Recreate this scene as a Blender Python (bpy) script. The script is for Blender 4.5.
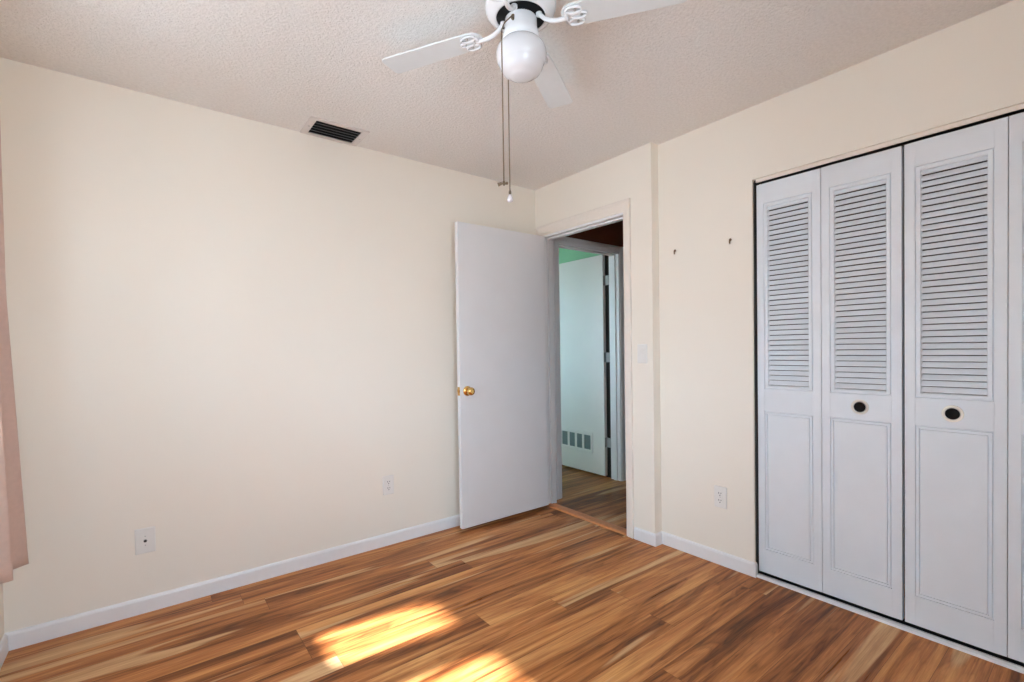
import bpy, bmesh, math, random
from mathutils import Vector, Matrix

random.seed(7)
scene = bpy.context.scene
for o in list(bpy.data.objects):
    bpy.data.objects.remove(o, do_unlink=True)
col = scene.collection

# ------------------------------------------------------------------ camera, sky, sun, exposure
cam_data = bpy.data.cameras.new('camera')
cam = bpy.data.objects.new('camera', cam_data)
col.objects.link(cam)
cr = Vector((0.7907284, -0.6119650, -0.0157293))
cu = Vector((0.0230608, 0.0041013, 0.9997257))
cf = Vector((0.6117326, 0.7908742, -0.0173554))
mw = Matrix((cr, cu, -cf)).transposed().to_4x4()
mw.translation = Vector((0.0, 0.0, 1.21383))
cam.matrix_world = mw
cam_data.sensor_width = 36.0
cam_data.lens = 478.13 * 36.0 / 1024.0
cam_data.shift_y = 16.02 / 1024.0
cam_data.clip_start = 0.02
scene.camera = cam

scene.view_settings.view_transform = 'Standard'
scene.view_settings.look = 'None'
scene.view_settings.gamma = 1.0
scene.view_settings.use_curve_mapping = False
scene.view_settings.exposure = 0.0
try:
    scene.cycles.max_bounces = 14
    scene.cycles.diffuse_bounces = 10
    scene.cycles.use_denoising = True
except Exception:
    pass

SKY, GROUND = 15.5, 10.0
world = bpy.data.worlds.new('daylight')
scene.world = world
world.use_nodes = True
wn, wl = world.node_tree.nodes, world.node_tree.links
wn.clear()
w_out = wn.new('ShaderNodeOutputWorld')
w_bg = wn.new('ShaderNodeBackground')
w_geo = wn.new('ShaderNodeTexCoord')
w_sep = wn.new('ShaderNodeSeparateXYZ')
w_ramp = wn.new('ShaderNodeValToRGB')
w_map = wn.new('ShaderNodeMapRange')
w_map.inputs[1].default_value, w_map.inputs[2].default_value = -0.08, 0.08
wl.new(w_geo.outputs['Generated'], w_sep.inputs[0])
wl.new(w_sep.outputs[2], w_map.inputs[0])
wl.new(w_map.outputs[0], w_ramp.inputs[0])
g = GROUND / SKY
w_ramp.color_ramp.elements[0].color = (0.72 * g, 0.87 * g, 1.0 * g, 1)
w_ramp.color_ramp.elements[1].color = (0.56, 0.79, 1.0, 1)
w_bg.inputs['Strength'].default_value = SKY
wl.new(w_ramp.outputs[0], w_bg.inputs[0])
wl.new(w_bg.outputs[0], w_out.inputs[0])

sun_data = bpy.data.lights.new('sun', 'SUN')
sun_data.energy = 38.0
sun_data.angle = math.radians(2.8)
sun_data.color = (0.98, 0.97, 1.0)
sun = bpy.data.objects.new('sun', sun_data)
col.objects.link(sun)
sun.location = (-6, 2, 6)
sun.rotation_euler = Vector((1.0, -0.116, -0.885)).to_track_quat('-Z', 'Y').to_euler()


def portal(name, loc, direction, sx, sy):
    d = bpy.data.lights.new(name, 'AREA')
    d.shape = 'RECTANGLE'
    d.size, d.size_y = sx, sy
    d.cycles.is_portal = True
    o = bpy.data.objects.new(name, d)
    col.objects.link(o)
    o.location = loc
    o.rotation_euler = Vector(direction).to_track_quat('-Z', 'Z').to_euler()
    return o


# ------------------------------------------------------------------ dimensions (metres)
XL, YB, YF = -0.475, 2.836, -0.75          # left wall, back wall, front wall (behind the camera)
XC, XD, YR = 2.513, 2.445, 1.765           # closet wall, doorway wall, the step between them
H = 2.44
DY0, DY1, DZ = 1.972, 2.765, 2.071         # doorway
CY0, CY1, CZ = -0.035, 1.199, 2.067        # closet opening
YH = 2.812                                 # hall wall with the far doorway
HX0, HX1, HZ = 2.65, 3.41, 2.062
WZ0, WZ1 = 0.90, 2.05                      # windows in the left wall
W1, W2, W_FILL = (1.965, 2.30), (0.85, 1.785), (-0.10, 0.90)  # last one is unseen, added to light the back wall
FX0, FX1, FY1 = 1.55, 3.465, 5.1           # far room
RX1 = 4.6                                  # far end of the hall


# ------------------------------------------------------------------ node helpers and materials
class NT:
    def __init__(self, name):
        self.m = bpy.data.materials.new(name)
        self.m.use_nodes = True
        self.t = self.m.node_tree
        self.b = self.t.nodes['Principled BSDF']

    def n(self, typ, **kw):
        nd = self.t.nodes.new(typ)
        for k, v in kw.items():
            setattr(nd, k, v)
        return nd

    def set(self, sock, v):
        if isinstance(v, bpy.types.NodeSocket):
            self.t.links.new(v, sock)
        else:
            sock.default_value = v

    def math(self, op, a, b=0.0, c=None):
        nd = self.n('ShaderNodeMath', operation=op)
        self.set(nd.inputs[0], a)
        self.set(nd.inputs[1], b)
        if c is not None:
            self.set(nd.inputs[2], c)
        return nd.outputs[0]

    def vec(self, x, y, z):
        nd = self.n('ShaderNodeCombineXYZ')
        for s, v in zip(nd.inputs, (x, y, z)):
            self.set(s, v)
        return nd.outputs[0]

    def noise(self, v, scale, detail=2.0, rough=0.5, dist=0.0):
        nd = self.n('ShaderNodeTexNoise')
        if v is not None:
            self.set(nd.inputs['Vector'], v)
        nd.inputs['Scale'].default_value = scale
        nd.inputs['Detail'].default_value = detail
        nd.inputs['Roughness'].default_value = rough
        nd.inputs['Distortion'].default_value = dist
        return nd.outputs[0]

    def ramp(self, fac, stops, interp='LINEAR'):
        nd = self.n('ShaderNodeValToRGB')
        r = nd.color_ramp
        r.interpolation = interp
        while len(r.elements) < len(stops):
            r.elements.new(0.5)
        for e, (p, c) in zip(r.elements, stops):
            e.position = p
            e.color = (c[0], c[1], c[2], 1) if not isinstance(c, (int, float)) else (c, c, c, 1)
        self.set(nd.inputs[0], fac)
        return nd.outputs[0]

    def mix(self, f, a, b, mode='MIX'):
        nd = self.n('ShaderNodeMix', data_type='RGBA', blend_type=mode)
        self.set(nd.inputs[0], f)
        for s, v in ((nd.inputs[6], a), (nd.inputs[7], b)):
            if isinstance(v, tuple):
                v = (v[0], v[1], v[2], 1)
            self.set(s, v)
        return nd.outputs[2]

    def bump(self, h, strength, dist):
        nd = self.n('ShaderNodeBump')
        nd.inputs['Strength'].default_value = strength
        nd.inputs['Distance'].default_value = dist
        self.set(nd.inputs['Height'], h)
        self.set(self.b.inputs['Normal'], nd.outputs[0])

    def coord(self):
        return self.n('ShaderNodeTexCoord').outputs['Object']

    def base(self, c):
        self.set(self.b.inputs['Base Color'], (c[0], c[1], c[2], 1) if isinstance(c, tuple) else c)


def simple(name, c, rough=0.5, metal=0.0, var=0.03, vscale=30, bump=0.0, bscale=200, spec=0.5):
    m = NT(name)
    n = m.noise(m.coord(), vscale, 3)
    lo = tuple(max(0, v * (1 - var)) for v in c)
    hi = tuple(min(1, v * (1 + var)) for v in c)
    m.base(m.ramp(n, [(0.3, lo), (0.7, hi)]))
    m.b.inputs['Roughness'].default_value = rough
    m.b.inputs['Metallic'].default_value = metal
    m.b.inputs['Specular IOR Level'].default_value = spec
    if bump:
        m.bump(m.noise(m.coord(), bscale, 3), bump, 0.002)
    return m.m


def wall_paint(name, c):
    m = NT(name)
    co = m.coord()
    n = m.noise(co, 1.3, 4)
    m.base(m.ramp(n, [(0.25, tuple(v * 0.985 for v in c)), (0.75, tuple(min(1, v * 1.012) for v in c))]))
    m.b.inputs['Roughness'].default_value = 0.75
    m.b.inputs['Specular IOR Level'].default_value = 0.25
    m.bump(m.noise(co, 160, 3), 0.10, 0.002)
    return m.m


def popcorn():
    m = NT('popcorn_ceiling')
    co = m.coord()
    a = m.noise(co, 75, 5, 0.62)
    b = m.noise(co, 210, 3, 0.6)
    h = m.math('ADD', m.math('MULTIPLY', a, 1.0), m.math('MULTIPLY', b, 0.5))
    m.base(m.ramp(a, [(0.33, (0.82, 0.80, 0.775)), (0.60, (0.89, 0.87, 0.845))]))
    m.b.inputs['Roughness'].default_value = 0.95
    m.b.inputs['Specular IOR Level'].default_value = 0.1
    m.bump(h, 0.8, 0.010)
    return m.m


def plank_floor():
    m = NT('acacia_planks')
    sep = m.n('ShaderNodeSeparateXYZ')
    m.set(sep.inputs[0], m.coord())
    x, y = sep.outputs[0], sep.outputs[1]
    PW, PL = 0.128, 1.9
    yy = m.math('DIVIDE', m.math('SUBTRACT', y, 1.971 - 128 * PW), PW)
    row = m.math('FLOOR', yy)
    fy = m.math('FRACT', yy)
    wr = m.n('ShaderNodeTexWhiteNoise', noise_dimensions='1D')
    m.set(wr.inputs['W'], m.math('MULTIPLY', row, 3.717))
    xx = m.math('DIVIDE', m.math('ADD', m.math('ADD', x, 40.0), m.math('MULTIPLY', wr.outputs[0], PL)), PL)
    idx = m.math('FLOOR', xx)
    fx = m.math('FRACT', xx)
    wp = m.n('ShaderNodeTexWhiteNoise', noise_dimensions='2D')
    m.set(wp.inputs['Vector'], m.vec(row, idx, 0.0))
    r1 = wp.outputs[0]
    sc = m.n('ShaderNodeSeparateColor')
    m.set(sc.inputs[0], wp.outputs['Color'])
    r2, r3 = sc.outputs[1], sc.outputs[2]
    ox = m.math('ADD', x, m.math('MULTIPLY', r1, 57.0))
    oy = m.math('ADD', y, m.math('MULTIPLY', r2, 83.0))
    oz = m.math('MULTIPLY', r3, 31.0)
    # broad figure, long along the board
    fig = m.noise(m.vec(m.math('MULTIPLY', ox, 0.85), m.math('MULTIPLY', oy, 8.0), oz), 1.0, 3, 0.45, 1.2)
    rings = m.math('FRACT', m.math('MULTIPLY', fig, 13.0))
    rings = m.math('ABSOLUTE', m.math('SUBTRACT', rings, 0.5))
    rings = m.ramp(rings, [(0.0, 1.0), (0.14, 0.5), (0.5, 0.0)])
    grain = m.noise(m.vec(m.math('MULTIPLY', ox, 1.0), m.math('MULTIPLY', oy, 34.0), oz), 1.0, 5, 0.62, 0.6)
    fine = m.noise(m.vec(m.math('MULTIPLY', ox, 9.0), m.math('MULTIPLY', oy, 240.0), oz), 1.0, 3, 0.6)
    tone = m.math('ADD', m.math('MULTIPLY', fig, 0.56), m.math('MULTIPLY', grain, 0.44))
    tone = m.math('ADD', tone, m.math('MULTIPLY', m.math('SUBTRACT', r1, 0.5), 0.07))
    base = m.ramp(tone, [(0.30, (0.10, 0.026, 0.007)), (0.42, (0.25, 0.080, 0.022)),
                         (0.52, (0.48, 0.178, 0.052)), (0.66, (0.68, 0.33, 0.115))])
    ringm = m.ramp(tone, [(0.36, 0.75), (0.50, 0.28), (0.62, 0.06)])
    base = m.mix(m.math('MULTIPLY', rings, ringm), base, (0.055, 0.016, 0.006))
    # pale sapwood bands running along some boards
    sap = m.noise(m.vec(m.math('MULTIPLY', ox, 0.6), m.math('MULTIPLY', oy, 8.0), m.math('ADD', oz, 5.0)), 1.0, 2, 0.45, 0.6)
    sapm = m.ramp(sap, [(0.595, 0.0), (0.63, 1.0)])
    sapc = m.ramp(grain, [(0.3, (0.50, 0.26, 0.105)), (0.65, (0.72, 0.46, 0.24))])
    base = m.mix(m.math('MULTIPLY', sapm, 0.9), base, sapc)
    base = m.mix(0.25, base, m.ramp(fine, [(0.3, 0.15), (0.7, 0.85)]), 'OVERLAY')
    # joints
    ey = m.math('MINIMUM', fy, m.math('SUBTRACT', 1.0, fy))
    ex = m.math('MINIMUM', fx, m.math('SUBTRACT', 1.0, fx))
    jy = m.math('LESS_THAN', ey, 0.0009 / PW)
    jx = m.math('LESS_THAN', ex, 0.0009 / PL)
    j = m.math('MAXIMUM', jy, jx)
    base = m.mix(m.math('MULTIPLY', j, 0.65), base, (0.05, 0.02, 0.008))
    m.base(base)
    m.set(m.b.inputs['Roughness'], m.ramp(grain, [(0.3, 0.27), (0.7, 0.38)]))
    m.b.inputs['Specular IOR Level'].default_value = 0.17
    m.bump(m.math('SUBTRACT', m.math('MULTIPLY', fine, 0.15), j), 0.12, 0.001)
    return m.m


def glass():
    m = NT('window_glass')
    t = m.n('ShaderNodeBsdfTransparent')
    gl = m.n('ShaderNodeBsdfGlossy')
    gl.inputs['Roughness'].default_value = 0.02
    mx = m.n('ShaderNodeMixShader')
    fr = m.n('ShaderNodeFresnel')
    fr.inputs['IOR'].default_value = 1.35
    m.set(mx.inputs[0], fr.outputs[0])
    m.set(mx.inputs[1], t.outputs[0])
    m.set(mx.inputs[2], gl.outputs[0])
    out = [n for n in m.t.nodes if n.type == 'OUTPUT_MATERIAL'][0]
    m.set(out.inputs[0], mx.outputs[0])
    return m.m


def cloth(name, c, through=0.3):
    m = NT(name)
    co = m.coord()
    w = m.n('ShaderNodeTexWave', bands_direction='Z')
    m.set(w.inputs['Vector'], co)
    w.inputs['Scale'].default_value = 120
    w.inputs['Distortion'].default_value = 1.5
    n = m.noise(co, 60, 3)
    f = m.math('MULTIPLY', m.math('ADD', w.outputs['Fac'], n), 0.5)
    m.base(m.ramp(f, [(0.2, tuple(v * 0.88 for v in c)), (0.8, tuple(min(1, v * 1.08) for v in c))]))
    m.b.inputs['Roughness'].default_value = 0.9
    m.b.inputs['Sheen Weight'].default_value = 0.25
    tr = m.n('ShaderNodeBsdfTranslucent')
    tr.inputs[0].default_value = (c[0], c[1], c[2], 1)
    mx = m.n('ShaderNodeMixShader')
    mx.inputs[0].default_value = through
    m.set(mx.inputs[1], m.b.outputs[0])
    m.set(mx.inputs[2], tr.outputs[0])
    out = [n for n in m.t.nodes if n.type == 'OUTPUT_MATERIAL'][0]
    m.set(out.inputs[0], mx.outputs[0])
    return m.m


CREAM = (0.86, 0.805, 0.715)
M = dict(
    cream=wall_paint('cream_wall_paint', CREAM),
    trim_cream=simple('cream_trim_paint', (0.83, 0.765, 0.69), 0.45, var=0.01),
    ceiling=popcorn(),
    floor=plank_floor(),
    white=simple('white_trim_paint', (0.82, 0.82, 0.83), 0.38, var=0.012),
    door=simple('white_door_paint', (0.76, 0.76, 0.775), 0.42, var=0.012, vscale=6),
    far_door=simple('pale_door_paint', (0.86, 0.83, 0.80), 0.42, var=0.012, vscale=6),
    closet=simple('closet_door_paint', (0.755, 0.80, 0.85), 0.40, var=0.015, vscale=9),
    plastic=simple('white_plastic', (0.80, 0.78, 0.74), 0.35, var=0.01),
    slot=simple('dark_slot_and_shadow', (0.03, 0.027, 0.022), 0.6),  # also painted where the closet jamb and hall door slit lie in shadow
    fan=simple('white_enamel', (0.84, 0.85, 0.87), 0.25, var=0.01),
    blade=simple('white_blade_laminate', (0.72, 0.75, 0.76), 0.40, var=0.015),
    black=simple('black_enamel_and_shadow', (0.008, 0.008, 0.009), 0.5, spec=0.2),  # also stands in for shadow in the closet track gaps
    opal=simple('opal_glass', (0.74, 0.74, 0.76), 0.10, var=0.005),
    brass=simple('polished_brass', (0.83, 0.55, 0.20), 0.16, metal=1.0, var=0.06),
    dull_brass=simple('tarnished_chain', (0.20, 0.14, 0.09), 0.4, metal=0.6, var=0.1, vscale=300),
    steel=simple('satin_steel', (0.55, 0.54, 0.52), 0.35, metal=0.9),
    crystal=simple('frosted_crystal', (0.70, 0.66, 0.67), 0.2),
    ring=simple('cream_enamel_ring', (0.93, 0.90, 0.82), 0.22, var=0.01),
    cup=simple('dark_bronze_cup', (0.008, 0.007, 0.006), 0.6, spec=0.15),
    vent=simple('vent_white_metal', (0.72, 0.68, 0.66), 0.45),
    vent_blade=simple('vent_blade_grey', (0.36, 0.37, 0.39), 0.5),
    thresh=simple('orange_oak_threshold', (0.62, 0.235, 0.08), 0.42, var=0.12, vscale=40),
    brown=simple('dark_brown_hall_paint', (0.17, 0.048, 0.024), 0.6, var=0.08, vscale=3),
    green=simple('mint_green_paint', (0.33, 0.66, 0.42), 0.7, var=0.01),
    dark=simple('closet_interior_shadow', (0.07, 0.065, 0.06), 0.8),  # interior shadow put into the colour so the door gaps look dark
    outside=simple('stucco_outside', (0.75, 0.72, 0.66), 0.9),
    glass=glass(),
    curtain=cloth('dusty_pink_cloth', (0.72, 0.53, 0.44), 0.12),
    shade=cloth('added_white_shade_cloth', (0.80, 0.80, 0.80), 0.85),
    hinge_grey=simple('painted_hinge', (0.42, 0.43, 0.43), 0.5),
    slat_vent=simple('door_vent_grey', (0.22, 0.28, 0.28), 0.5),
)


# ------------------------------------------------------------------ mesh helpers
class MB:
    def __init__(self):
        self.bm = bmesh.new()

    def box(self, a, b, mi=0):
        x0, y0, z0 = (min(p, q) for p, q in zip(a, b))
        x1, y1, z1 = (max(p, q) for p, q in zip(a, b))
        v = [self.bm.verts.new(p) for p in ((x0, y0, z0), (x1, y0, z0), (x1, y1, z0), (x0, y1, z0),
                                            (x0, y0, z1), (x1, y0, z1), (x1, y1, z1), (x0, y1, z1))]
        for f in ((3, 2, 1, 0), (4, 5, 6, 7), (0, 1, 5, 4), (1, 2, 6, 5), (2, 3, 7, 6), (3, 0, 4, 7)):
            self.bm.faces.new([v[i] for i in f]).material_index = mi
        return self

    def lathe(self, prof, n=32, centre=(0, 0, 0), axis='Z', mi=0, cap0=True, cap1=True):
        c = Vector(centre)
        rings = []
        for r, h in prof:
            ring = []
            for i in range(n):
                a = 2 * math.pi * i / n
                p = Vector((r * math.cos(a), r * math.sin(a), h))
                if axis == 'X':
                    p = Vector((p.z, p.x, p.y))
                elif axis == 'Y':
                    p = Vector((p.y, p.z, p.x))
                ring.append(self.bm.verts.new(c + p))
            rings.append(ring)
        for a, b in zip(rings, rings[1:]):
            for i in range(n):
                f = self.bm.faces.new((a[i], a[(i + 1) % n], b[(i + 1) % n], b[i]))
                f.smooth = True
                f.material_index = mi
        if cap0:
            self.bm.faces.new(list(reversed(rings[0]))).material_index = mi
        if cap1:
            self.bm.faces.new(rings[-1]).material_index = mi
        return self

    def tube(self, pts, r, n=10, mi=0):
        pts = [Vector(p) for p in pts]
        rs = r if isinstance(r, (list, tuple)) else [r] * len(pts)
        rings = []
        up = None
        for i, p in enumerate(pts):
            d = (pts[min(i + 1, len(pts) - 1)] - pts[max(i - 1, 0)]).normalized()
            if up is None:
                up = Vector((0, 0, 1)) if abs(d.z) < 0.9 else Vector((1, 0, 0))
            s = d.cross(up).normalized()
            up = s.cross(d).normalized()
            rings.append([self.bm.verts.new(p + (s * math.cos(2 * math.pi * k / n) + up * math.sin(2 * math.pi * k / n)) * rs[i])
                          for k in range(n)])
        for a, b in zip(rings, rings[1:]):
            for k in range(n):
                f = self.bm.faces.new((a[k], a[(k + 1) % n], b[(k + 1) % n], b[k]))
                f.smooth = True
                f.material_index = mi
        self.bm.faces.new(list(reversed(rings[0]))).material_index = mi
        self.bm.faces.new(rings[-1]).material_index = mi
        return self

    def prism(self, pts, z0, z1, tf=None, mi=0):
        """Extrude the outline pts (2-D) from z0 to z1; tf maps (x, y, z) to the place it stands."""
        tf = tf or (lambda x, y, z: (x, y, z))
        a = [self.bm.verts.new(tf(x, y, z0)) for x, y in pts]
        b = [self.bm.verts.new(tf(x, y, z1)) for x, y in pts]
        n = len(pts)
        self.bm.faces.new(list(reversed(a))).material_index = mi
        self.bm.faces.new(b).material_index = mi
        for i in range(n):
            self.bm.faces.new((a[i], a[(i + 1) % n], b[(i + 1) % n], b[i])).material_index = mi
        return self

    def frame(self, u0, u1, v0, v1, prof, tf, mi=0):
        """A mitred frame: prof is a list of (inset, height) swept round the rectangle."""
        loops = []
        for ins, h in prof:
            loops.append([self.bm.verts.new(tf(*p)) for p in ((u0 + ins, v0 + ins, h), (u1 - ins, v0 + ins, h),
                                                              (u1 - ins, v1 - ins, h), (u0 + ins, v1 - ins, h))])
        for a, b in zip(loops, loops[1:]):
            for i in range(4):
                self.bm.faces.new((a[i], a[(i + 1) % 4], b[(i + 1) % 4], b[i])).material_index = mi
        return self

    def sphere(self, c, r, n=16, m=10, sz=1.0, mi=0):
        prof = []
        for i in range(m + 1):
            t = math.pi * (i + 0.02) / (m + 0.04) - math.pi / 2
            prof.append((r * math.cos(t), r * sz * math.sin(t)))
        return self.lathe(prof, n, c, mi=mi)

    def build(self, name, mats, parent=None, bevel=0.0, smooth=False):
        bmesh.ops.recalc_face_normals(self.bm, faces=self.bm.faces)
        if bevel:
            bmesh.ops.remove_doubles(self.bm, verts=self.bm.verts, dist=1e-6)
            es = [e for e in self.bm.edges if len(e.link_faces) == 2 and e.calc_face_angle(0) > 0.6]
            bmesh.ops.bevel(self.bm, geom=es, offset=bevel, segments=2, affect='EDGES', profile=0.5, clamp_overlap=True)
        me = bpy.data.meshes.new(name)
        self.bm.to_mesh(me)
        self.bm.free()
        for m in (mats if isinstance(mats, (list, tuple)) else [mats]):
            me.materials.append(m)
        if smooth:
            for p in me.polygons:
                p.use_smooth = True
        o = bpy.data.objects.new(name, me)
        col.objects.link(o)
        if parent is not None:
            o.parent = parent
        return o


def tag(o, label=None, cat=None, group=None, kind=None):
    for k, v in (('label', label), ('category', cat), ('group', group), ('kind', kind)):
        if v:
            o[k] = v
    return o


def empty(name, loc=(0, 0, 0)):
    o = bpy.data.objects.new(name, None)
    o.empty_display_size = 0.05
    col.objects.link(o)
    o.location = loc
    return o


def struct(o, label, cat):
    return tag(o, label, cat, kind='structure')


def wall_with_holes(mb, fixed, t0, t1, u0, u1, holes, z1=H):
    """Boxes of a wall lying in the plane fixed = 'x' or 'y', thickness t0..t1, length u0..u1; holes are (ua, ub, za, zb)."""
    us = sorted({u0, u1, *[h[0] for h in holes], *[h[1] for h in holes]})
    def bx(a, b, za, zb):
        if b - a < 1e-6 or zb - za < 1e-6:
            return
        if fixed == 'x':
            mb.box((t0, a, za), (t1, b, zb))
        else:
            mb.box((a, t0, za), (b, t1, zb))
    for a, b in zip(us, us[1:]):
        hs = sorted([h for h in holes if h[0] <= a + 1e-6 and h[1] >= b - 1e-6], key=lambda h: h[2])
        z = 0.0
        for h in hs:
            bx(a, b, z, h[2])
            z = h[3]
        bx(a, b, z, z1)
    return mb


# ------------------------------------------------------------------ the room shell
struct(MB().box((XL - 0.15, YF - 0.15, -0.08), (RX1, FY1 + 0.1, 0)).build('floor', M['floor']),
       'glossy orange brown acacia plank floor of bedroom and hall', 'floor')
struct(MB().box((XL - 0.15, YF - 0.15, H), (RX1, FY1 + 0.1, H + 0.1)).build('ceiling', M['ceiling']),
       'rough popcorn textured off white ceiling', 'ceiling')
struct(MB().box((XL - 0.15, YB, 0), (HX0 - 0.14, YB + 0.094, H)).build('wall_back', M['cream']),
       'long plain cream wall with ceiling vent above it', 'wall')
struct(wall_with_holes(MB(), 'x', XL - 0.15, XL, YF, YB, [(W1[0], W1[1], WZ0, WZ1), (W2[0], W2[1], WZ0, WZ1)]).build('wall_left', M['cream']),
       'cream window wall behind the pink curtain', 'wall')
struct(wall_with_holes(MB(), 'y', YF - 0.15, YF, XL - 0.15, 3.3, [(W_FILL[0], W_FILL[1], WZ0, WZ1)]).build('wall_front', M['cream']),
       'cream wall behind the camera', 'wall')
struct(wall_with_holes(MB(), 'x', XD, XD + 0.100, YR, YB, [(DY0, DY1, 0, DZ)]).build('wall_doorway', M['cream']),
       'narrow cream wall holding the open bedroom doorway', 'wall')
struct(wall_with_holes(MB(), 'x', XC, XC + 0.10, YF, YR, [(CY0, CY1, 0, CZ)]).build('wall_closet', M['cream']),
       'cream wall holding the louvered closet doors', 'wall')
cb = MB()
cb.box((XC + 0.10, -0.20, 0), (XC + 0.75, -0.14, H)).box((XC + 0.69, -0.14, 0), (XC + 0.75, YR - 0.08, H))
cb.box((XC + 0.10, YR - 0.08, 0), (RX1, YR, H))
struct(cb.build('wall_closet_inner', M['dark']), 'inner walls of the closet behind its doors, coloured dark for shadow', 'wall')

# hall and far room
hw = wall_with_holes(MB(), 'y', YH, YH + 0.11, XD + 0.100, RX1, [(HX0, HX1, 0, HZ)])
hw.box((3.418, YH + 0.11, 0), (FX1 + 0.08, 3.00, H), mi=1)  # dark block stands in for the shadow in the slit behind the hall door
struct(hw.build('wall_hall', [M['brown'], M['slot']]), 'dark reddish brown hall wall above the far doorway', 'wall')
struct(MB().box((RX1 - 0.08, YR, 0), (RX1, YH, H)).build('wall_hall_end', M['brown']), 'dark brown end wall of the hall', 'wall')
fr = MB()
fr.box((FX1, 3.00, 0), (FX1 + 0.08, FY1, H)).box((FX0, FY1, 0), (FX1 + 0.08, FY1 + 0.08, H))
wall_with_holes(fr, 'x', FX0 - 0.08, FX0, YH + 0.12, FY1, [(3.85, 4.75, 0.9, 2.0)])
fr.box((FX0, YB + 0.095, 0), (HX0 - 0.02, YB + 0.115, H))
struct(fr.build('wall_far_room', M['green']), 'mint green walls of the room beyond the hall', 'wall')

# baseboards
def board(pts_list, name, label):
    mb = MB()
    for (a, b, nrm) in pts_list:
        a, b, nrm = Vector(a), Vector(b), Vector(nrm)
        prof = [(0, 0), (0.012, 0), (0.012, 0.062), (0.009, 0.070), (0.004, 0.074), (0, 0.074)]
        va = [mb.bm.verts.new((a.x + nrm.x * d, a.y + nrm.y * d, z)) for d, z in prof]
        vb = [mb.bm.verts.new((b.x + nrm.x * d, b.y + nrm.y * d, z)) for d, z in prof]
        for i in range(len(prof)):
            j = (i + 1) % len(prof)
            mb.bm.faces.new((va[i], va[j], vb[j], vb[i]))
        mb.bm.faces.new(va)
        mb.bm.faces.new(list(reversed(vb)))
    return struct(mb.build(name, M['white']), label, 'baseboard')


board([((XL, YB, 0), (XD - 0.002, YB, 0), (0, -1, 0))], 'baseboard_back', 'white baseboard along the long cream wall')
board([((XL, YF, 0), (XL, YB - 0.012, 0), (1, 0, 0))], 'baseboard_left', 'white baseboard under the curtain wall')
board([((XD, YR - 0.012, 0), (XD, DY0 - 0.058, 0), (-1, 0, 0)), ((XD, YR, 0), (XC - 0.012, YR, 0), (0, -1, 0))],
      'baseboard_doorway', 'short white baseboard wrapping the wall step beside the doorway')
board([((XC, CY1 + 0.002, 0), (XC, YR, 0), (-1, 0, 0)), ((XC - 0.012, CY1 + 0.002, 0), (XC + 0.012, CY1 + 0.002, 0), (0, -1, 0)),
       ((XC, YF, 0), (XC, CY0 - 0.002, 0), (-1, 0, 0))], 'baseboard_closet', 'white baseboard between wall step and closet doors')
board([((XL + 0.012, YF, 0), (XC - 0.012, YF, 0), (0, 1, 0))], 'baseboard_front', 'white baseboard behind the camera')

# bedroom doorway trim
t = empty('trim_1', (XD, (DY0 + DY1) / 2, 0))
struct(t, 'cream door casing and pale jamb round the bedroom doorway', 'door trim')
def loc(o, root):
    o.matrix_parent_inverse = root.matrix_basis.inverted()
    return o
cs = MB()
prof = [(0.0, 0.0), (0.0, 0.013), (0.004, 0.016), (0.012, 0.016), (0.016, 0.013), (0.040, 0.013), (0.046, 0.010), (0.052, 0.010), (0.052, 0.0)]
def swept_casing(mb, sgn, plane, ya, yb, z, prof, axis, head=1.0):
    """Three-sided casing round an opening; outer edge offset w, prof = (distance from outer edge, projection)."""
    w = prof[-1][0]
    loops = []
    for d, h in prof:
        o = w - d
        pts = ((ya - o, 0), (ya - o, z + o * head), (yb + o, z + o * head), (yb + o, 0))
        if axis == 'x':
            loops.append([mb.bm.verts.new((plane + sgn * h, p[0], p[1])) for p in pts])
        else:
            loops.append([mb.bm.verts.new((p[0], plane + sgn * h, p[1])) for p in pts])
    n = len(loops)
    for i in range(n):
        a, b = loops[i], loops[(i + 1) % n]
        for k in range(3):
            mb.bm.faces.new((a[k], a[k + 1], b[k + 1], b[k]))
    mb.bm.faces.new([l[0] for l in loops])
    mb.bm.faces.new([l[3] for l in reversed(loops)])
    return mb
loc(swept_casing(cs, -1, XD, DY0 + 0.001, DY1 - 0.001, DZ, prof, 'x', 1.45).build('casing', M['trim_cream'], t), t)
jb = MB()
jb.box((XD - 0.002, DY1 - 0.018, 0), (XD + 0.102, DY1, DZ)).box((XD - 0.002, DY0, 0), (XD + 0.102, DY0 + 0.008, DZ))
jb.box((XD - 0.002, DY0 + 0.008, DZ - 0.014), (XD + 0.102, DY1 - 0.018, DZ))
loc(jb.build('jamb', M['white'], t), t)
st = MB()
st.box((XD + 0.040, DY1 - 0.030, 0), (XD + 0.075, DY1 - 0.018, DZ - 0.014)).box((XD + 0.040, DY0 + 0.008, 0), (XD + 0.075, DY0 + 0.014, DZ - 0.014))
st.box((XD + 0.040, DY0 + 0.014, DZ - 0.026), (XD + 0.075, DY1 - 0.030, DZ - 0.014))
loc(st.build('door_stop', M['white'], t), t)
sp = MB().box((XD + 0.004, DY0 + 0.007, 0.90), (XD + 0.034, DY0 + 0.0095, 0.97))
loc(sp.build('strike_plate', M['brass'], t), t)

th = MB().prism([(XD - 0.012, 0), (XD + 0.075, 0), (XD + 0.070, 0.007), (XD + 0.055, 0.010), (XD + 0.005, 0.010), (XD - 0.008, 0.006)],
                DY0 + 0.008, DY1 - 0.018, lambda x, y, z: (x, z, y))
struct(th.build('threshold', M['thresh']), 'orange brown wooden threshold strip across the bedroom doorway', 'threshold')

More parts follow.
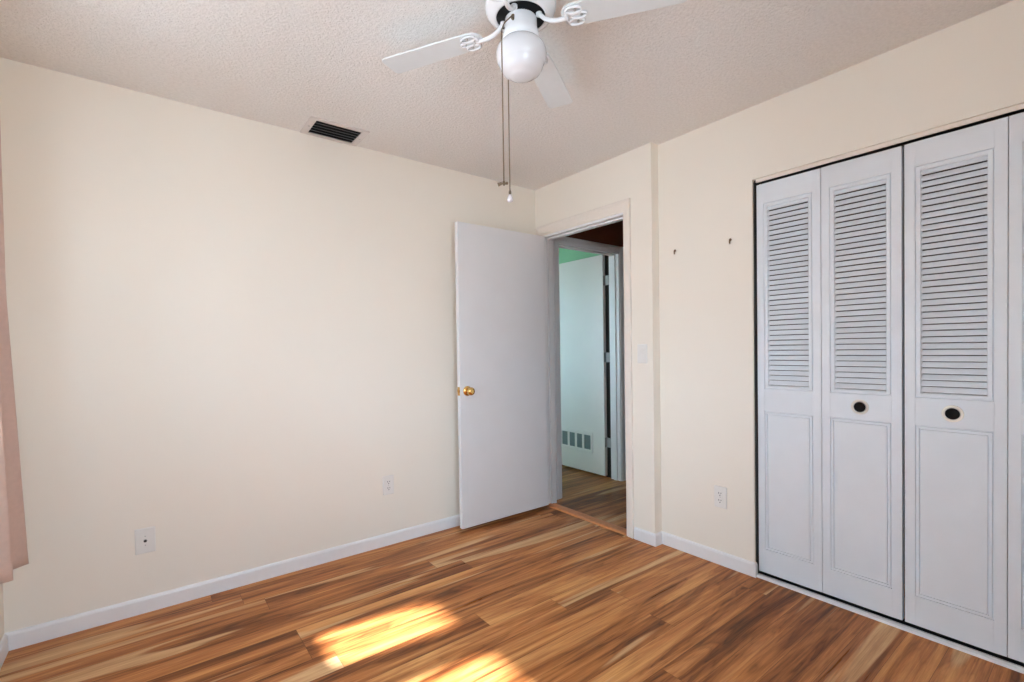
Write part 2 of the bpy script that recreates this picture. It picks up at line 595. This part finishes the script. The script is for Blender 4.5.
# hall doorway trim
t2 = empty('trim_2', ((HX0 + HX1) / 2, YH, 0))
struct(t2, 'white casing and jamb round the doorway across the hall', 'door trim')
loc(swept_casing(MB(), -1, YH, HX0 + 0.001, HX1 - 0.001, HZ, prof, 'y').build('casing', M['white'], t2), t2)
j2 = MB()
j2.box((HX0, YH - 0.002, 0), (HX0 + 0.016, YH + 0.112, HZ)).box((HX1 - 0.012, YH - 0.002, 0), (HX1, YH + 0.112, HZ))
j2.box((HX0 + 0.016, YH - 0.002, HZ - 0.012), (HX1 - 0.012, YH + 0.112, HZ))
loc(j2.build('jamb', M['white'], t2), t2)
s2 = MB().box((HX1 - 0.024, YH + 0.035, 0), (HX1 - 0.012, YH + 0.068, HZ - 0.012))
s2.box((HX0 + 0.016, YH + 0.035, 0), (HX0 + 0.028, YH + 0.068, HZ - 0.012)).box((HX0 + 0.028, YH + 0.035, HZ - 0.024), (HX1 - 0.024, YH + 0.068, HZ - 0.012))
loc(s2.build('door_stop', M['white'], t2), t2)

# bedroom door: open, lying almost along the back wall
d1 = MB().box((1.648, 2.692, 0.026), (2.412, 2.727, 2.052)).build('door_1', M['door'], bevel=0.0015)
struct(d1, 'plain white slab door standing open against the long cream wall', 'door')
kn = MB()
kx, kz = 1.703, 0.938
kn.lathe([(0.033, 0.0), (0.033, -0.004), (0.029, -0.009), (0.016, -0.011)], 28, (kx, 2.692, kz), 'Y')
k_rose = kn.build('knob_rose', M['brass'], d1)
kb = MB().lathe([(0.012, -0.009), (0.011, -0.022), (0.014, -0.026), (0.022, -0.031), (0.027, -0.040), (0.027, -0.050),
                 (0.022, -0.058), (0.012, -0.061)], 28, (kx, 2.692, kz), 'Y')
tag(kb.build('knob', M['brass'], d1), 'polished brass door knob')
kb = MB().lathe([(0.033, 0.0), (0.033, 0.004), (0.029, 0.009), (0.012, 0.011), (0.011, 0.022), (0.022, 0.031), (0.027, 0.040), (0.027, 0.050),
                 (0.012, 0.061)], 24, (kx, 2.727, kz), 'Y')
kb.build('knob', M['brass'], d1)
lp = MB().box((1.6465, 2.697, kz - 0.028), (1.649, 2.722, kz + 0.028)).box((1.641, 2.704, kz - 0.008), (1.648, 2.715, kz + 0.008))
lp.build('latch', M['brass'], d1)
for z in (0.27, 1.05, 1.83):
    MB().lathe([(0.006, -0.045), (0.006, 0.045)], 12, (2.420, 2.733, z)).box((2.4125, 2.700, z - 0.044), (2.4145, 2.730, z + 0.044)).build('hinge', M['white'], d1)

# hall door: open into the far room
d2 = MB().box((3.374, 2.978, 0.018), (3.409, 3.712, 2.068)).build('door_2', M['far_door'], bevel=0.0015)
struct(d2, 'pale door with a low vent grille seen through the doorway', 'door')
vg = MB()
VX = 3.374
vg.frame(3.123, 3.569, 0.205, 0.402, [(0, 0), (0, 0.006), (0.004, 0.008), (0.026, 0.008), (0.030, 0.004), (0.030, 0)],
         lambda u, v, h: (VX - h, u, v))
for yv in (3.247, 3.3455, 3.447):
    vg.box((VX, yv - 0.013, 0.235), (VX - 0.007, yv + 0.013, 0.372))
g_ = vg.build('vent_grille', M['far_door'], d2)
gs = MB()
gs.box((VX - 0.001, 3.150, 0.234), (VX - 0.002, 3.542, 0.373))
for i in range(12):
    z = 0.240 + i * 0.0106
    gs.prism([(0.001, z), (0.005, z + 0.005), (0.005, z + 0.006), (0.001, z + 0.001)], 3.150, 3.542, lambda x, y, zz: (VX - x, zz, y))
gs.build('grille_louvers', M['slat_vent'], g_)
for z in (0.33, 1.12, 1.83):
    MB().lathe([(0.006, -0.045), (0.006, 0.045)], 12, (3.404, 2.972, z)).box((3.378, 2.9762, z - 0.044), (3.404, 2.978, z + 0.044)) \
        .box((3.396, 2.9225, z - 0.044), (3.3985, 2.972, z + 0.044)).build('hinge', M['hinge_grey'], d2)


# ------------------------------------------------------------------ windows in the left wall (and the far room's), plus an added one behind the camera
def window(name, y0, y1, z0, z1, x_out, label, zr, axis='x'):
    r = empty(name, (x_out + 0.06, (y0 + y1) / 2, z0) if axis == 'x' else ((y0 + y1) / 2, x_out + 0.06, z0))
    struct(r, label, 'window')
    F = 0.035
    xa, xb = x_out + 0.03, x_out + 0.09
    def bx(mb, x0, ya, za, x1, yb, zb):
        if axis == 'x':
            mb.box((x0, ya, za), (x1, yb, zb))
        else:
            mb.box((ya, x0, za), (yb, x1, zb))
    a = MB()
    for q in ((xa, y0, z0, xb, y1, z0 + F), (xa, y0, z1 - F, xb, y1, z1), (xa, y0, z0 + F, xb, y0 + F, z1 - F),
              (xa, y1 - F, z0 + F, xb, y1, z1 - F), (xa, y0 + F, zr - 0.02, xb, y1 - F, zr + 0.02)):
        bx(a, *q)
    loc(a.build('window_frame', M['white'], r), r)
    p = MB()
    bx(p, xa + 0.028, y0 + F, z0 + F, xa + 0.032, y1 - F, zr - 0.02)
    bx(p, xa + 0.028, y0 + F, zr + 0.02, xa + 0.032, y1 - F, z1 - F)
    loc(p.build('pane', M['glass'], r), r)
    return r


w = window('window_1', W1[0], W1[1], WZ0, WZ1, XL - 0.15, 'narrow window behind the pink curtain', 1.47)
loc(MB().box((XL - 0.06, W1[0] - 0.02, WZ0 - 0.022), (XL + 0.03, W1[1] + 0.02, WZ0)).build('window_sill', M['white'], w), w)
w = window('window_2', W2[0], W2[1], WZ0, WZ1, XL - 0.15, 'wide window beside the camera', 1.47)
loc(MB().box((XL - 0.06, W2[0] - 0.02, WZ0 - 0.022), (XL + 0.03, W2[1] + 0.02, WZ0)).build('window_sill', M['white'], w), w)
window('window_3', 3.85, 4.75, 0.9, 2.0, FX0 - 0.10, 'window of the room beyond the hall', 1.4)
portal('window_portal', (XL - 0.16, sum(W1) / 2, (WZ0 + WZ1) / 2), (1, 0, 0), W1[1] - W1[0], WZ1 - WZ0)
portal('window_portal', (XL - 0.16, sum(W2) / 2, (WZ0 + WZ1) / 2), (1, 0, 0), W2[1] - W2[0], WZ1 - WZ0)
portal('window_portal', (FX0 - 0.12, 4.30, 1.45), (1, 0, 0), 0.90, 1.1)
w = window('window_fill', W_FILL[0], W_FILL[1], WZ0, WZ1, YF - 0.15, 'unseen window added behind the camera as fill light', 1.47, 'y')  # not seen; added to light the back wall evenly
portal('window_portal', (sum(W_FILL) / 2, YF - 0.16, (WZ0 + WZ1) / 2), (0, 1, 0), W_FILL[1] - W_FILL[0], WZ1 - WZ0)
# unseen roller shades, added to dim the upper half of the left windows
for (a, b) in (W1, W2):
    sh = MB().box((XL - 0.052, a + 0.004, 1.458), (XL - 0.050, b - 0.004, WZ1 - 0.03)).box((XL - 0.056, a + 0.004, 1.443), (XL - 0.046, b - 0.004, 1.458))
    sh.tube([(XL - 0.05, a + 0.004, WZ1 - 0.025), (XL - 0.05, b - 0.004, WZ1 - 0.025)], 0.02, 14)
    struct(sh.build('added_window_shade', M['shade']), 'unseen white roller shade added half way down the side window', 'roller shade')

# ------------------------------------------------------------------ curtain
cu_root = empty('curtain', (XL + 0.10, 2.36, 2.20))
tag(cu_root, 'dusty pink curtain panel hanging at the left edge beside the corner', 'curtain')
cm = MB()
NU, NV = 60, 40
grid = []
for j in range(NV + 1):
    tz = j / NV
    ye = 2.30 + 0.225 * max(0.0, 1.43 - (2.19 - tz * 1.73)) / 0.99
    ys = 2.235
    rowv = []
    for i in range(NU + 1):
        s = i / NU
        y = ys + (ye - ys) * s
        z = 2.19 - tz * (2.19 - (0.478 - 0.040 * s))
        amp = 0.028 + 0.012 * tz
        x = -0.398 + amp * math.sin(s * 2 * math.pi * 3.25 + 0.25 * math.sin(3 * tz)) * (0.9 + 0.1 * math.cos(9 * s))
        x += 0.004 * math.sin(7 * tz + 11 * s)
        bl_ = min(1.0, max(0.0, (s - 0.10) / 0.20))
        bl_ = bl_ * bl_ * (3 - 2 * bl_)
        x = x * (1 - bl_) + bl_ * (-0.424 + 0.066 * max(0.0, (s - 0.25) / 0.75) ** 1.5 + 0.003 * math.sin(14 * s))
        rowv.append(cm.bm.verts.new((x, y, z)))
    grid.append(rowv)
for j in range(NV):
    for i in range(NU):
        cm.bm.faces.new((grid[j][i], grid[j][i + 1], grid[j + 1][i + 1], grid[j + 1][i])).smooth = True
co_ = loc(cm.build('curtain_panel', M['curtain'], cu_root, smooth=True), cu_root)
sm = co_.modifiers.new('thickness', 'SOLIDIFY')
sm.thickness = 0.003
sm.offset = 0
rd = MB().tube([(-0.40, 0.0, 2.21), (-0.40, 2.33, 2.21)], 0.010, 14).sphere((-0.40, 2.34, 2.21), 0.018)
for yb in (0.05, 1.86, 2.32):
    rd.box((XL, yb - 0.008, 2.20), (-0.40, yb + 0.008, 2.218))
loc(rd.build('curtain_rod', M['white'], cu_root), cu_root)

# ------------------------------------------------------------------ closet bifold doors
DXF = XC + 0.028                     # face of the doors
LZ0, LZ1 = 0.027, 2.040


def leaf(parent, ya, yb, pull_y, ring_mat):
    """One bifold leaf between y = ya (near the doorway) and yb: frame, louvers above, raised panel below."""
    W = ya - yb
    tf = lambda u, v, h: (DXF - h, ya - u, v)
    m = MB()
    S = 0.0345
    def b(u0, u1, v0, v1, h0, h1):
        p, q = tf(u0, v0, h0), tf(u1, v1, h1)
        m.box(p, q)
    b(0, S, LZ0, LZ1, -0.030, 0)
    b(W - S, W, LZ0, LZ1, -0.030, 0)
    b(S, W - S, LZ0, 0.150, -0.030, 0)
    b(S, W - S, 0.870, 0.985, -0.030, 0)
    b(S, W - S, 1.938, LZ1, -0.030, 0)
    b(S, W - S, 0.150, 0.870, -0.026, -0.016)
    lf = m.build('leaf', M['closet'], parent, bevel=0.0012)
    mo = MB()
    mo.frame(S, W - S, 0.985, 1.938, [(0, 0), (0.001, -0.006), (0.004, -0.006), (0.0055, 0), (0.0170, 0), (0.0200, -0.004), (0.0200, -0.022)], tf)
    mo.build('louver_surround', M['closet'], lf)
    pn = MB()
    pn.frame(S, W - S, 0.150, 0.870, [(0, 0), (0.001, -0.006), (0.004, -0.006), (0.0055, 0), (0.0125, 0), (0.0135, -0.006), (0.0165, -0.006), (0.018, -0.0005), (0.030, -0.0005)], tf)
    p, q = tf(S + 0.030, 0.180, -0.0005), tf(W - S - 0.030, 0.840, -0.015)
    pn.box(p, q)
    pn.build('raised_panel', M['closet'], lf)
    lv = MB()
    ua, ub = S + 0.0200, W - S - 0.0200
    v0, v1, n = 1.005, 1.921, 36
    pitch = (v1 - v0) / n
    for i in range(n):
        v = v0 + i * pitch
        # bottom edge stands forward, top edge leans back under the slat above
        lv.prism([(v + 0.0032, -0.0010), (v + 0.0052, 0.0), (v + pitch - 0.001, -0.0115), (v + pitch, -0.0130), (v + pitch, -0.0175), (v + 0.0032, -0.0062)],
                 ua, ub, lambda a, h, u: tf(u, a, h))
    lv.build('louver_slats', M['closet'], lf)
    if pull_y is not None:
        c = (DXF, pull_y, 0.928)
        MB().lathe([(0.0215, 0.0), (0.0335, 0.0), (0.0335, -0.003), (0.031, -0.005), (0.0255, -0.005), (0.0225, -0.001)],
                   36, c, 'X', cap0=False, cap1=False).build('pull_ring', ring_mat, lf)
        MB().lathe([(0.0225, -0.0012), (0.0215, 0.003), (0.020, 0.004), (0.001, 0.004)], 36, (c[0] - 0.0045, c[1], c[2]), 'X', cap0=False).build('pull_cup', M['cup'], lf)
    return lf


M['ring_dull'] = simple('beige_enamel_ring', (0.78, 0.74, 0.68), 0.3, var=0.01)
ba = empty('bifold_closet_door', (DXF, 1.17, 0))
tag(ba, 'left pair of white louvered closet leaves, beside the wall outlet', 'closet door', 'louvered bifold closet doors', 'thing')
bb = empty('bifold_closet_door', (DXF, 0.0, 0))
tag(bb, 'right pair of white louvered closet leaves, running out of the picture', 'closet door', 'louvered bifold closet doors', 'thing')
for root, ya, yb, py, rm in ((ba, 1.1905, 0.8945, None, None), (ba, 0.8925, 0.5905, 0.740, M['ring_dull']),
                             (bb, 0.5815, 0.2780, 0.430, M['ring']), (bb, 0.2760, -0.022, None, None)):
    loc(leaf(root, ya, yb, py, rm), root)
# closet head: track fascia; sill track on the floor
tr = MB().box((XC + 0.014, CY0, 2.0505), (XC + 0.022, CY1 - 0.012, CZ)).build('closet_head_track', M['trim_cream'])
MB().box((XC + 0.022, CY0, 2.056), (XC + 0.070, CY1, CZ)).build('track_gap_shadow', M['black'], tr)  # black strip puts the shadow of the gap above the doors into colour
MB().box((XC + 0.012, CY1 - 0.003, 0), (XC + 0.070, CY1, 2.056)).build('jamb_shadow_strip', M['slot'], tr)  # dark strip paints the shadow on the jamb reveal
struct(tr, 'cream head track above the closet doors', 'trim')
tb = MB().prism([(XC + 0.000, 0), (XC + 0.052, 0), (XC + 0.052, 0.006), (XC + 0.022, 0.012), (XC + 0.002, 0.009)], CY0, CY1 - 0.008, lambda x, y, z: (x, z, y))
tk = struct(tb.build('closet_floor_track', M['white']), 'white metal floor track under the closet doors', 'trim')
MB().box((XC + 0.053, CY0, 0.0), (XC + 0.056, CY1 - 0.008, 0.026)).box((XC + 0.030, CY0, 0.012), (XC + 0.056, CY1 - 0.008, 0.014)).build('track_gap_shadow', M['black'], tk)  # black strips stand in for the shadow in the gap under the doors

# ------------------------------------------------------------------ ceiling fan
FX, FY = 1.071, 1.304
fan = empty('ceiling_fan', (FX, FY, H))
tag(fan, 'white four blade ceiling fan with round opal glass light', 'ceiling fan')
C = (FX, FY, 0)
F_ = lambda o: loc(o, fan)
F_(MB().lathe([(0.078, 2.44), (0.082, 2.430), (0.108, 2.426), (0.120, 2.416), (0.1235, 2.402), (0.121, 2.388), (0.112, 2.375), (0.098, 2.367),
               (0.092, 2.364), (0.086, 2.364), (0.085, 2.371)], 48, C, cap1=False).build('motor_housing', M['fan'], fan))
F_(MB().lathe([(0.0855, 2.373), (0.0855, 2.367), (0.056, 2.365), (0.055, 2.358)], 48, C).build('motor_underside', M['black'], fan))
F_(MB().lathe([(0.052, 2.369), (0.055, 2.362), (0.056, 2.330), (0.058, 2.322), (0.061, 2.314), (0.064, 2.298), (0.062, 2.286), (0.054, 2.284)],
              40, C).build('switch_housing', M['fan'], fan))
gl = [(0.046, 2.292), (0.054, 2.285), (0.068, 2.278), (0.079, 2.267), (0.086, 2.252), (0.088, 2.239), (0.0872, 2.227), (0.0845, 2.217), (0.081, 2.211),
      (0.0785, 2.208), (0.0775, 2.203), (0.074, 2.192), (0.066, 2.179), (0.054, 2.170), (0.045, 2.166), (0.042, 2.163), (0.032, 2.158), (0.018, 2.155), (0.005, 2.154)]
F_(MB().lathe(gl, 48, C).build('glass_globe', M['opal'], fan))
tag(F_(MB().lathe([(0.010, 0.0), (0.009, 0.006), (0.004, 0.008)], 14, (FX - 0.052, FY - 0.026, 2.334), 'Y').build('switch_bushing', M['dull_brass'], fan)), 'small brown switch bushing')

BZ, R1, AL = 2.336, 0.546, -0.06
for k in range(4):
    th_ = 2.121 + k * math.pi / 2
    e = Vector((math.cos(th_), math.sin(th_), 0))
    tt = Vector((-math.sin(th_), math.cos(th_), 0))
    tw = tt * math.cos(AL) + Vector((0, 0, 1)) * math.sin(AL)
    nz = e.cross(tw).normalized()
    c0 = Vector((FX, FY, BZ))
    def bt(u, v, h, c0=c0, e=e, tw=tw, nz=nz):
        return c0 + e * u + tw * v + nz * h - Vector((0, 0, 0.033 * u))
    out = []
    for a in range(9):                                   # rounded root
        an = math.pi / 2 + math.pi * a / 8
        out.append((0.185 + 0.040 * math.cos(an), 0.049 * math.sin(an)))
    for (u, v) in ((0.30, -0.053), (R1 - 0.02, -0.056)):
        out.append((u, v))
    for a in range(5):
        an = -math.pi / 2 + math.pi / 2 * a / 4
        out.append((R1 - 0.016 + 0.016 * math.cos(an), -0.040 + 0.016 * math.sin(an)))
    for a in range(5):
        an = math.pi / 2 * a / 4
        out.append((R1 - 0.016 + 0.016 * math.cos(an), 0.040 + 0.016 * math.sin(an)))
    out.append((0.30, 0.053))
    bl = F_(MB().prism(out, -0.003, 0.003, bt).build('blade', M['blade'], fan, bevel=0.001))
    ir = MB()
    # curved arm from the motor to the blade
    hub = lambda r, z: c0 + e * r + Vector((0, 0, z - BZ))
    arm = [hub(0.066, 2.364), hub(0.074, 2.354), hub(0.088, 2.340), hub(0.106, 2.330), hub(0.126, 2.324), hub(0.146, 2.323), bt(0.168, 0, -0.0065)]
    ir.tube(arm, [0.009, 0.0075, 0.0075, 0.008, 0.008, 0.0075, 0.007], 12)
    ir.lathe([(0.011, 0.004), (0.011, -0.006), (0.005, -0.008)], 14, hub(0.066, 2.363))
    # open three-lobed scroll plate under the blade root
    for (u, v, ru, rv) in ((0.192, 0.027, 0.026, 0.015), (0.192, -0.027, 0.026, 0.015), (0.205, 0.0, 0.026, 0.012)):
        pts = [bt(u + ru * math.cos(2 * math.pi * q / 16), v + rv * math.sin(2 * math.pi * q / 16), -0.0065) for q in range(17)]
        ir.tube(pts, 0.0042, 8)
    ir.tube([bt(0.165, -0.026, -0.0065), bt(0.160, 0, -0.0075), bt(0.165, 0.026, -0.0065)], 0.005, 8)
    ir.build('blade_iron', M['fan'], bl)
    for (u, v) in ((0.197, 0.027), (0.197, -0.027), (0.214, 0)):
        MB().sphere(bt(u, v, -0.0065), 0.0048, 10, 6).build('screw', M['steel'], bl)
for pts, fob in (
    ([(FX - 0.054, FY - 0.030, 2.334), (FX - 0.066, FY - 0.033, 2.328), (FX - 0.100, FY - 0.037, 2.290), (FX - 0.113, FY - 0.038, 2.262), (0.957, 1.266, 2.22), (0.957, 1.266, 1.765)], 'bow'),
    ([(FX + 0.020, FY + 0.052, 2.338), (FX + 0.022, FY + 0.085, 2.325), (FX + 0.024, FY + 0.106, 2.29), (FX + 0.024, FY + 0.108, 2.25), (1.095, 1.412, 2.22), (1.095, 1.412, 1.800)], 'bulb')):
    ch = F_(MB().tube(pts, 0.0021, 8).build('pull_chain', M['dull_brass'], fan))
    x, y, z = pts[-1]
    if fob == 'bow':
        fo = MB()
        rt = Vector((0.79, -0.61, 0))
        p0 = Vector((x, y, z - 0.006))
        fo.tube([p0 - rt * 0.020 - Vector((0, 0, 0.004)), p0 - rt * 0.010, p0 - rt * 0.003], [0.006, 0.005, 0.003], 10)
        fo.tube([p0 + rt * 0.003, p0 + rt * 0.010 + Vector((0, 0, 0.001)), p0 + rt * 0.014], [0.003, 0.005, 0.003], 10)
        fo.lathe([(0.002, z + 0.004), (0.004, z), (0.004, z - 0.010), (0.002, z - 0.013)], 12, (x, y, 0))
        o = fo.build('pull_fob', M['dull_brass'], ch)
    else:
        fo = MB().lathe([(0.002, z + 0.002), (0.004, z - 0.002), (0.004, z - 0.014), (0.0065, z - 0.018), (0.0105, z - 0.026), (0.0115, z - 0.032),
                         (0.009, z - 0.039), (0.003, z - 0.042)], 18, (x, y, 0))
        fo.lathe([(0.0045, z - 0.013), (0.005, z - 0.004), (0.003, z + 0.003)], 14, (x, y, 0), mi=1)
        o = tag(fo.build('pull_fob', [M['crystal'], M['dull_brass']], ch), 'clear bulb shaped pull')

# ------------------------------------------------------------------ ceiling vent
vx0, vx1, vy0, vy1 = 0.758, 1.000, 2.634, 2.806
vent = empty('ceiling_vent', ((vx0 + vx1) / 2, (vy0 + vy1) / 2, H))
tag(vent, 'ceiling air vent with dark slots near the long cream wall', 'air vent')
f = MB()
for (a, b) in (((vx0 - 0.036, vy0 - 0.028), (vx1 + 0.036, vy0)), ((vx0 - 0.036, vy1), (vx1 + 0.036, vy1 + 0.024)),
               ((vx0 - 0.036, vy0), (vx0, vy1)), ((vx1, vy0), (vx1 + 0.036, vy1))):
    f.box((a[0], a[1], H), (b[0], b[1], H - 0.006))
loc(f.build('vent_frame', M['vent'], vent, bevel=0.001), vent)
loc(MB().box((vx0, vy0, H - 0.0005), (vx1, vy1, H - 0.0015)).build('duct_opening', M['black'], vent), vent)
lv = MB()
for i in range(5):
    yv = vy0 + 0.020 + i * 0.033
    lv.prism([(yv + 0.012, H - 0.002), (yv + 0.0145, H - 0.002), (yv - 0.0035, H - 0.012), (yv - 0.006, H - 0.012)], vx0, vx1, lambda a, h, u: (u, a, h))
loc(lv.build('vent_louvers', M['vent_blade'], vent), vent)
for xs in (vx0 - 0.018, vx1 + 0.018):
    loc(MB().sphere((xs, (vy0 + vy1) / 2, H - 0.006), 0.006, 12, 6, 0.5).build('screw', M['steel'], vent), vent)


# ------------------------------------------------------------------ wall plates
def plate_root(name, pos, axis, label, cat, group=None):
    """A wall plate's Empty; axis 'y' hangs on the back wall (facing -y), 'x' on a wall facing -x. Local: u right, v up, h out."""
    r = empty(name, pos)
    tag(r, label, cat, group)
    if axis == 'y':
        tf = lambda u, v, h: (u, -h, v)
    else:
        tf = lambda u, v, h: (-h, -u, v)
    return r, tf


def plate_mesh(tf, w, h, hole=None):
    m = MB()
    m.frame(-w / 2, w / 2, -h / 2, h / 2, [(0, 0), (0, 0.0025), (0.003, 0.0055), (0.006, 0.006)], tf)
    a = [m.bm.verts.new(tf(u, v, 0.006)) for u, v in ((-w / 2 + 0.006, -h / 2 + 0.006), (w / 2 - 0.006, -h / 2 + 0.006), (w / 2 - 0.006, h / 2 - 0.006), (-w / 2 + 0.006, h / 2 - 0.006))]
    m.bm.faces.new(a)
    bmesh.ops.remove_doubles(m.bm, verts=m.bm.verts, dist=1e-6)
    return m


def disc(m, tf, u, v, r, h0, h1, n=20, clip=None):
    pts = []
    for q in range(n):
        a = 2 * math.pi * q / n
        y = r * math.sin(a)
        if clip:
            y = max(-clip, min(clip, y))
        pts.append((u + r * math.cos(a), v + y))
    m.prism(pts, h0, h1, tf)
    return m


def outlet(pos, axis, label):
    r, tf = plate_root('wall_outlet', pos, axis, label, 'outlet', 'duplex wall outlets')
    plate_mesh(tf, 0.072, 0.118).build('cover_plate', M['plastic'], r)
    for s in (1, -1):
        v = 0.0195 * s
        rc = disc(MB(), tf, 0, v, 0.0172, 0.004, 0.0085, 24, 0.0145).build('receptacle', M['plastic'], r)
        sl = MB()
        for u, hh in ((-0.0063, 0.009), (0.0063, 0.0075)):
            p, q = tf(u - 0.0016, v + 0.0035 - hh / 2, 0.0080), tf(u + 0.0016, v + 0.0035 + hh / 2, 0.0090)
            sl.box(p, q)
        disc(sl, tf, 0, v - 0.0085, 0.0028, 0.0080, 0.0090, 12)
        sl.build('slots', M['slot'], rc)
    disc(MB(), tf, 0, 0, 0.003, 0.005, 0.0072, 12).build('screw', M['steel'], r)
    return r


outlet((1.199, YB, 0.374), 'y', 'white duplex outlet low on the long cream wall')
outlet((XC, 1.382, 0.376), 'x', 'white duplex outlet between wall step and closet doors')

r, tf = plate_root('cable_jack_plate', (-0.008, YB, 0.338), 'y', 'cream wall plate with one dark cable jack low beside the curtain', 'wall plate')
plate_mesh(tf, 0.078, 0.118).build('cover_plate', M['plastic'], r)
jk = disc(MB(), tf, 0, 0, 0.0085, 0.005, 0.008, 6).build('jack_nut', M['steel'], r)
tag(disc(MB(), tf, 0, 0, 0.0058, 0.0075, 0.0125, 16).build('jack', M['slot'], jk), 'dark threaded jack')
for v in (-0.021, 0.021):
    disc(MB(), tf, 0, v, 0.003, 0.005, 0.007, 12).build('screw', M['steel'], r)

r, tf = plate_root('light_switch', (XD, 1.843, 1.170), 'x', 'white rocker light switch beside the bedroom doorway', 'light switch')
plate_mesh(tf, 0.072, 0.118).build('cover_plate', M['plastic'], r)
rk = MB()
rk.prism([(-0.033, 0.0055), (-0.033, 0.0075), (0.0, 0.0065), (0.033, 0.0105), (0.033, 0.0055)], -0.0165, 0.0165, lambda v, h, u: tf(u, v, h))
rk.build('rocker', M['plastic'], r)
for v in (-0.048, 0.048):
    disc(MB(), tf, 0, v, 0.0028, 0.005, 0.0068, 12).build('screw', M['plastic'], r)

# two little brass hooks left in the wall
for y, z, lb in ((1.653, 1.772, 'small brown wall hook nearer the doorway step'), (1.316, 1.773, 'small brown wall hook nearer the closet doors')):
    hk = MB()
    hk.tube([(XC + 0.004, y, z + 0.008), (XC - 0.007, y, z + 0.008), (XC - 0.009, y, z + 0.003), (XC - 0.009, y, z - 0.009), (XC - 0.006, y, z - 0.013)], 0.0034, 10)
    hk.lathe([(0.007, 0.0), (0.007, -0.002), (0.004, -0.003)], 14, (XC, y, z + 0.008), 'X')
    tag(hk.build('wall_hook', simple('brown_hook', (0.25, 0.14, 0.07), 0.4, metal=0.5)), lb, 'hook', 'small wall hooks')
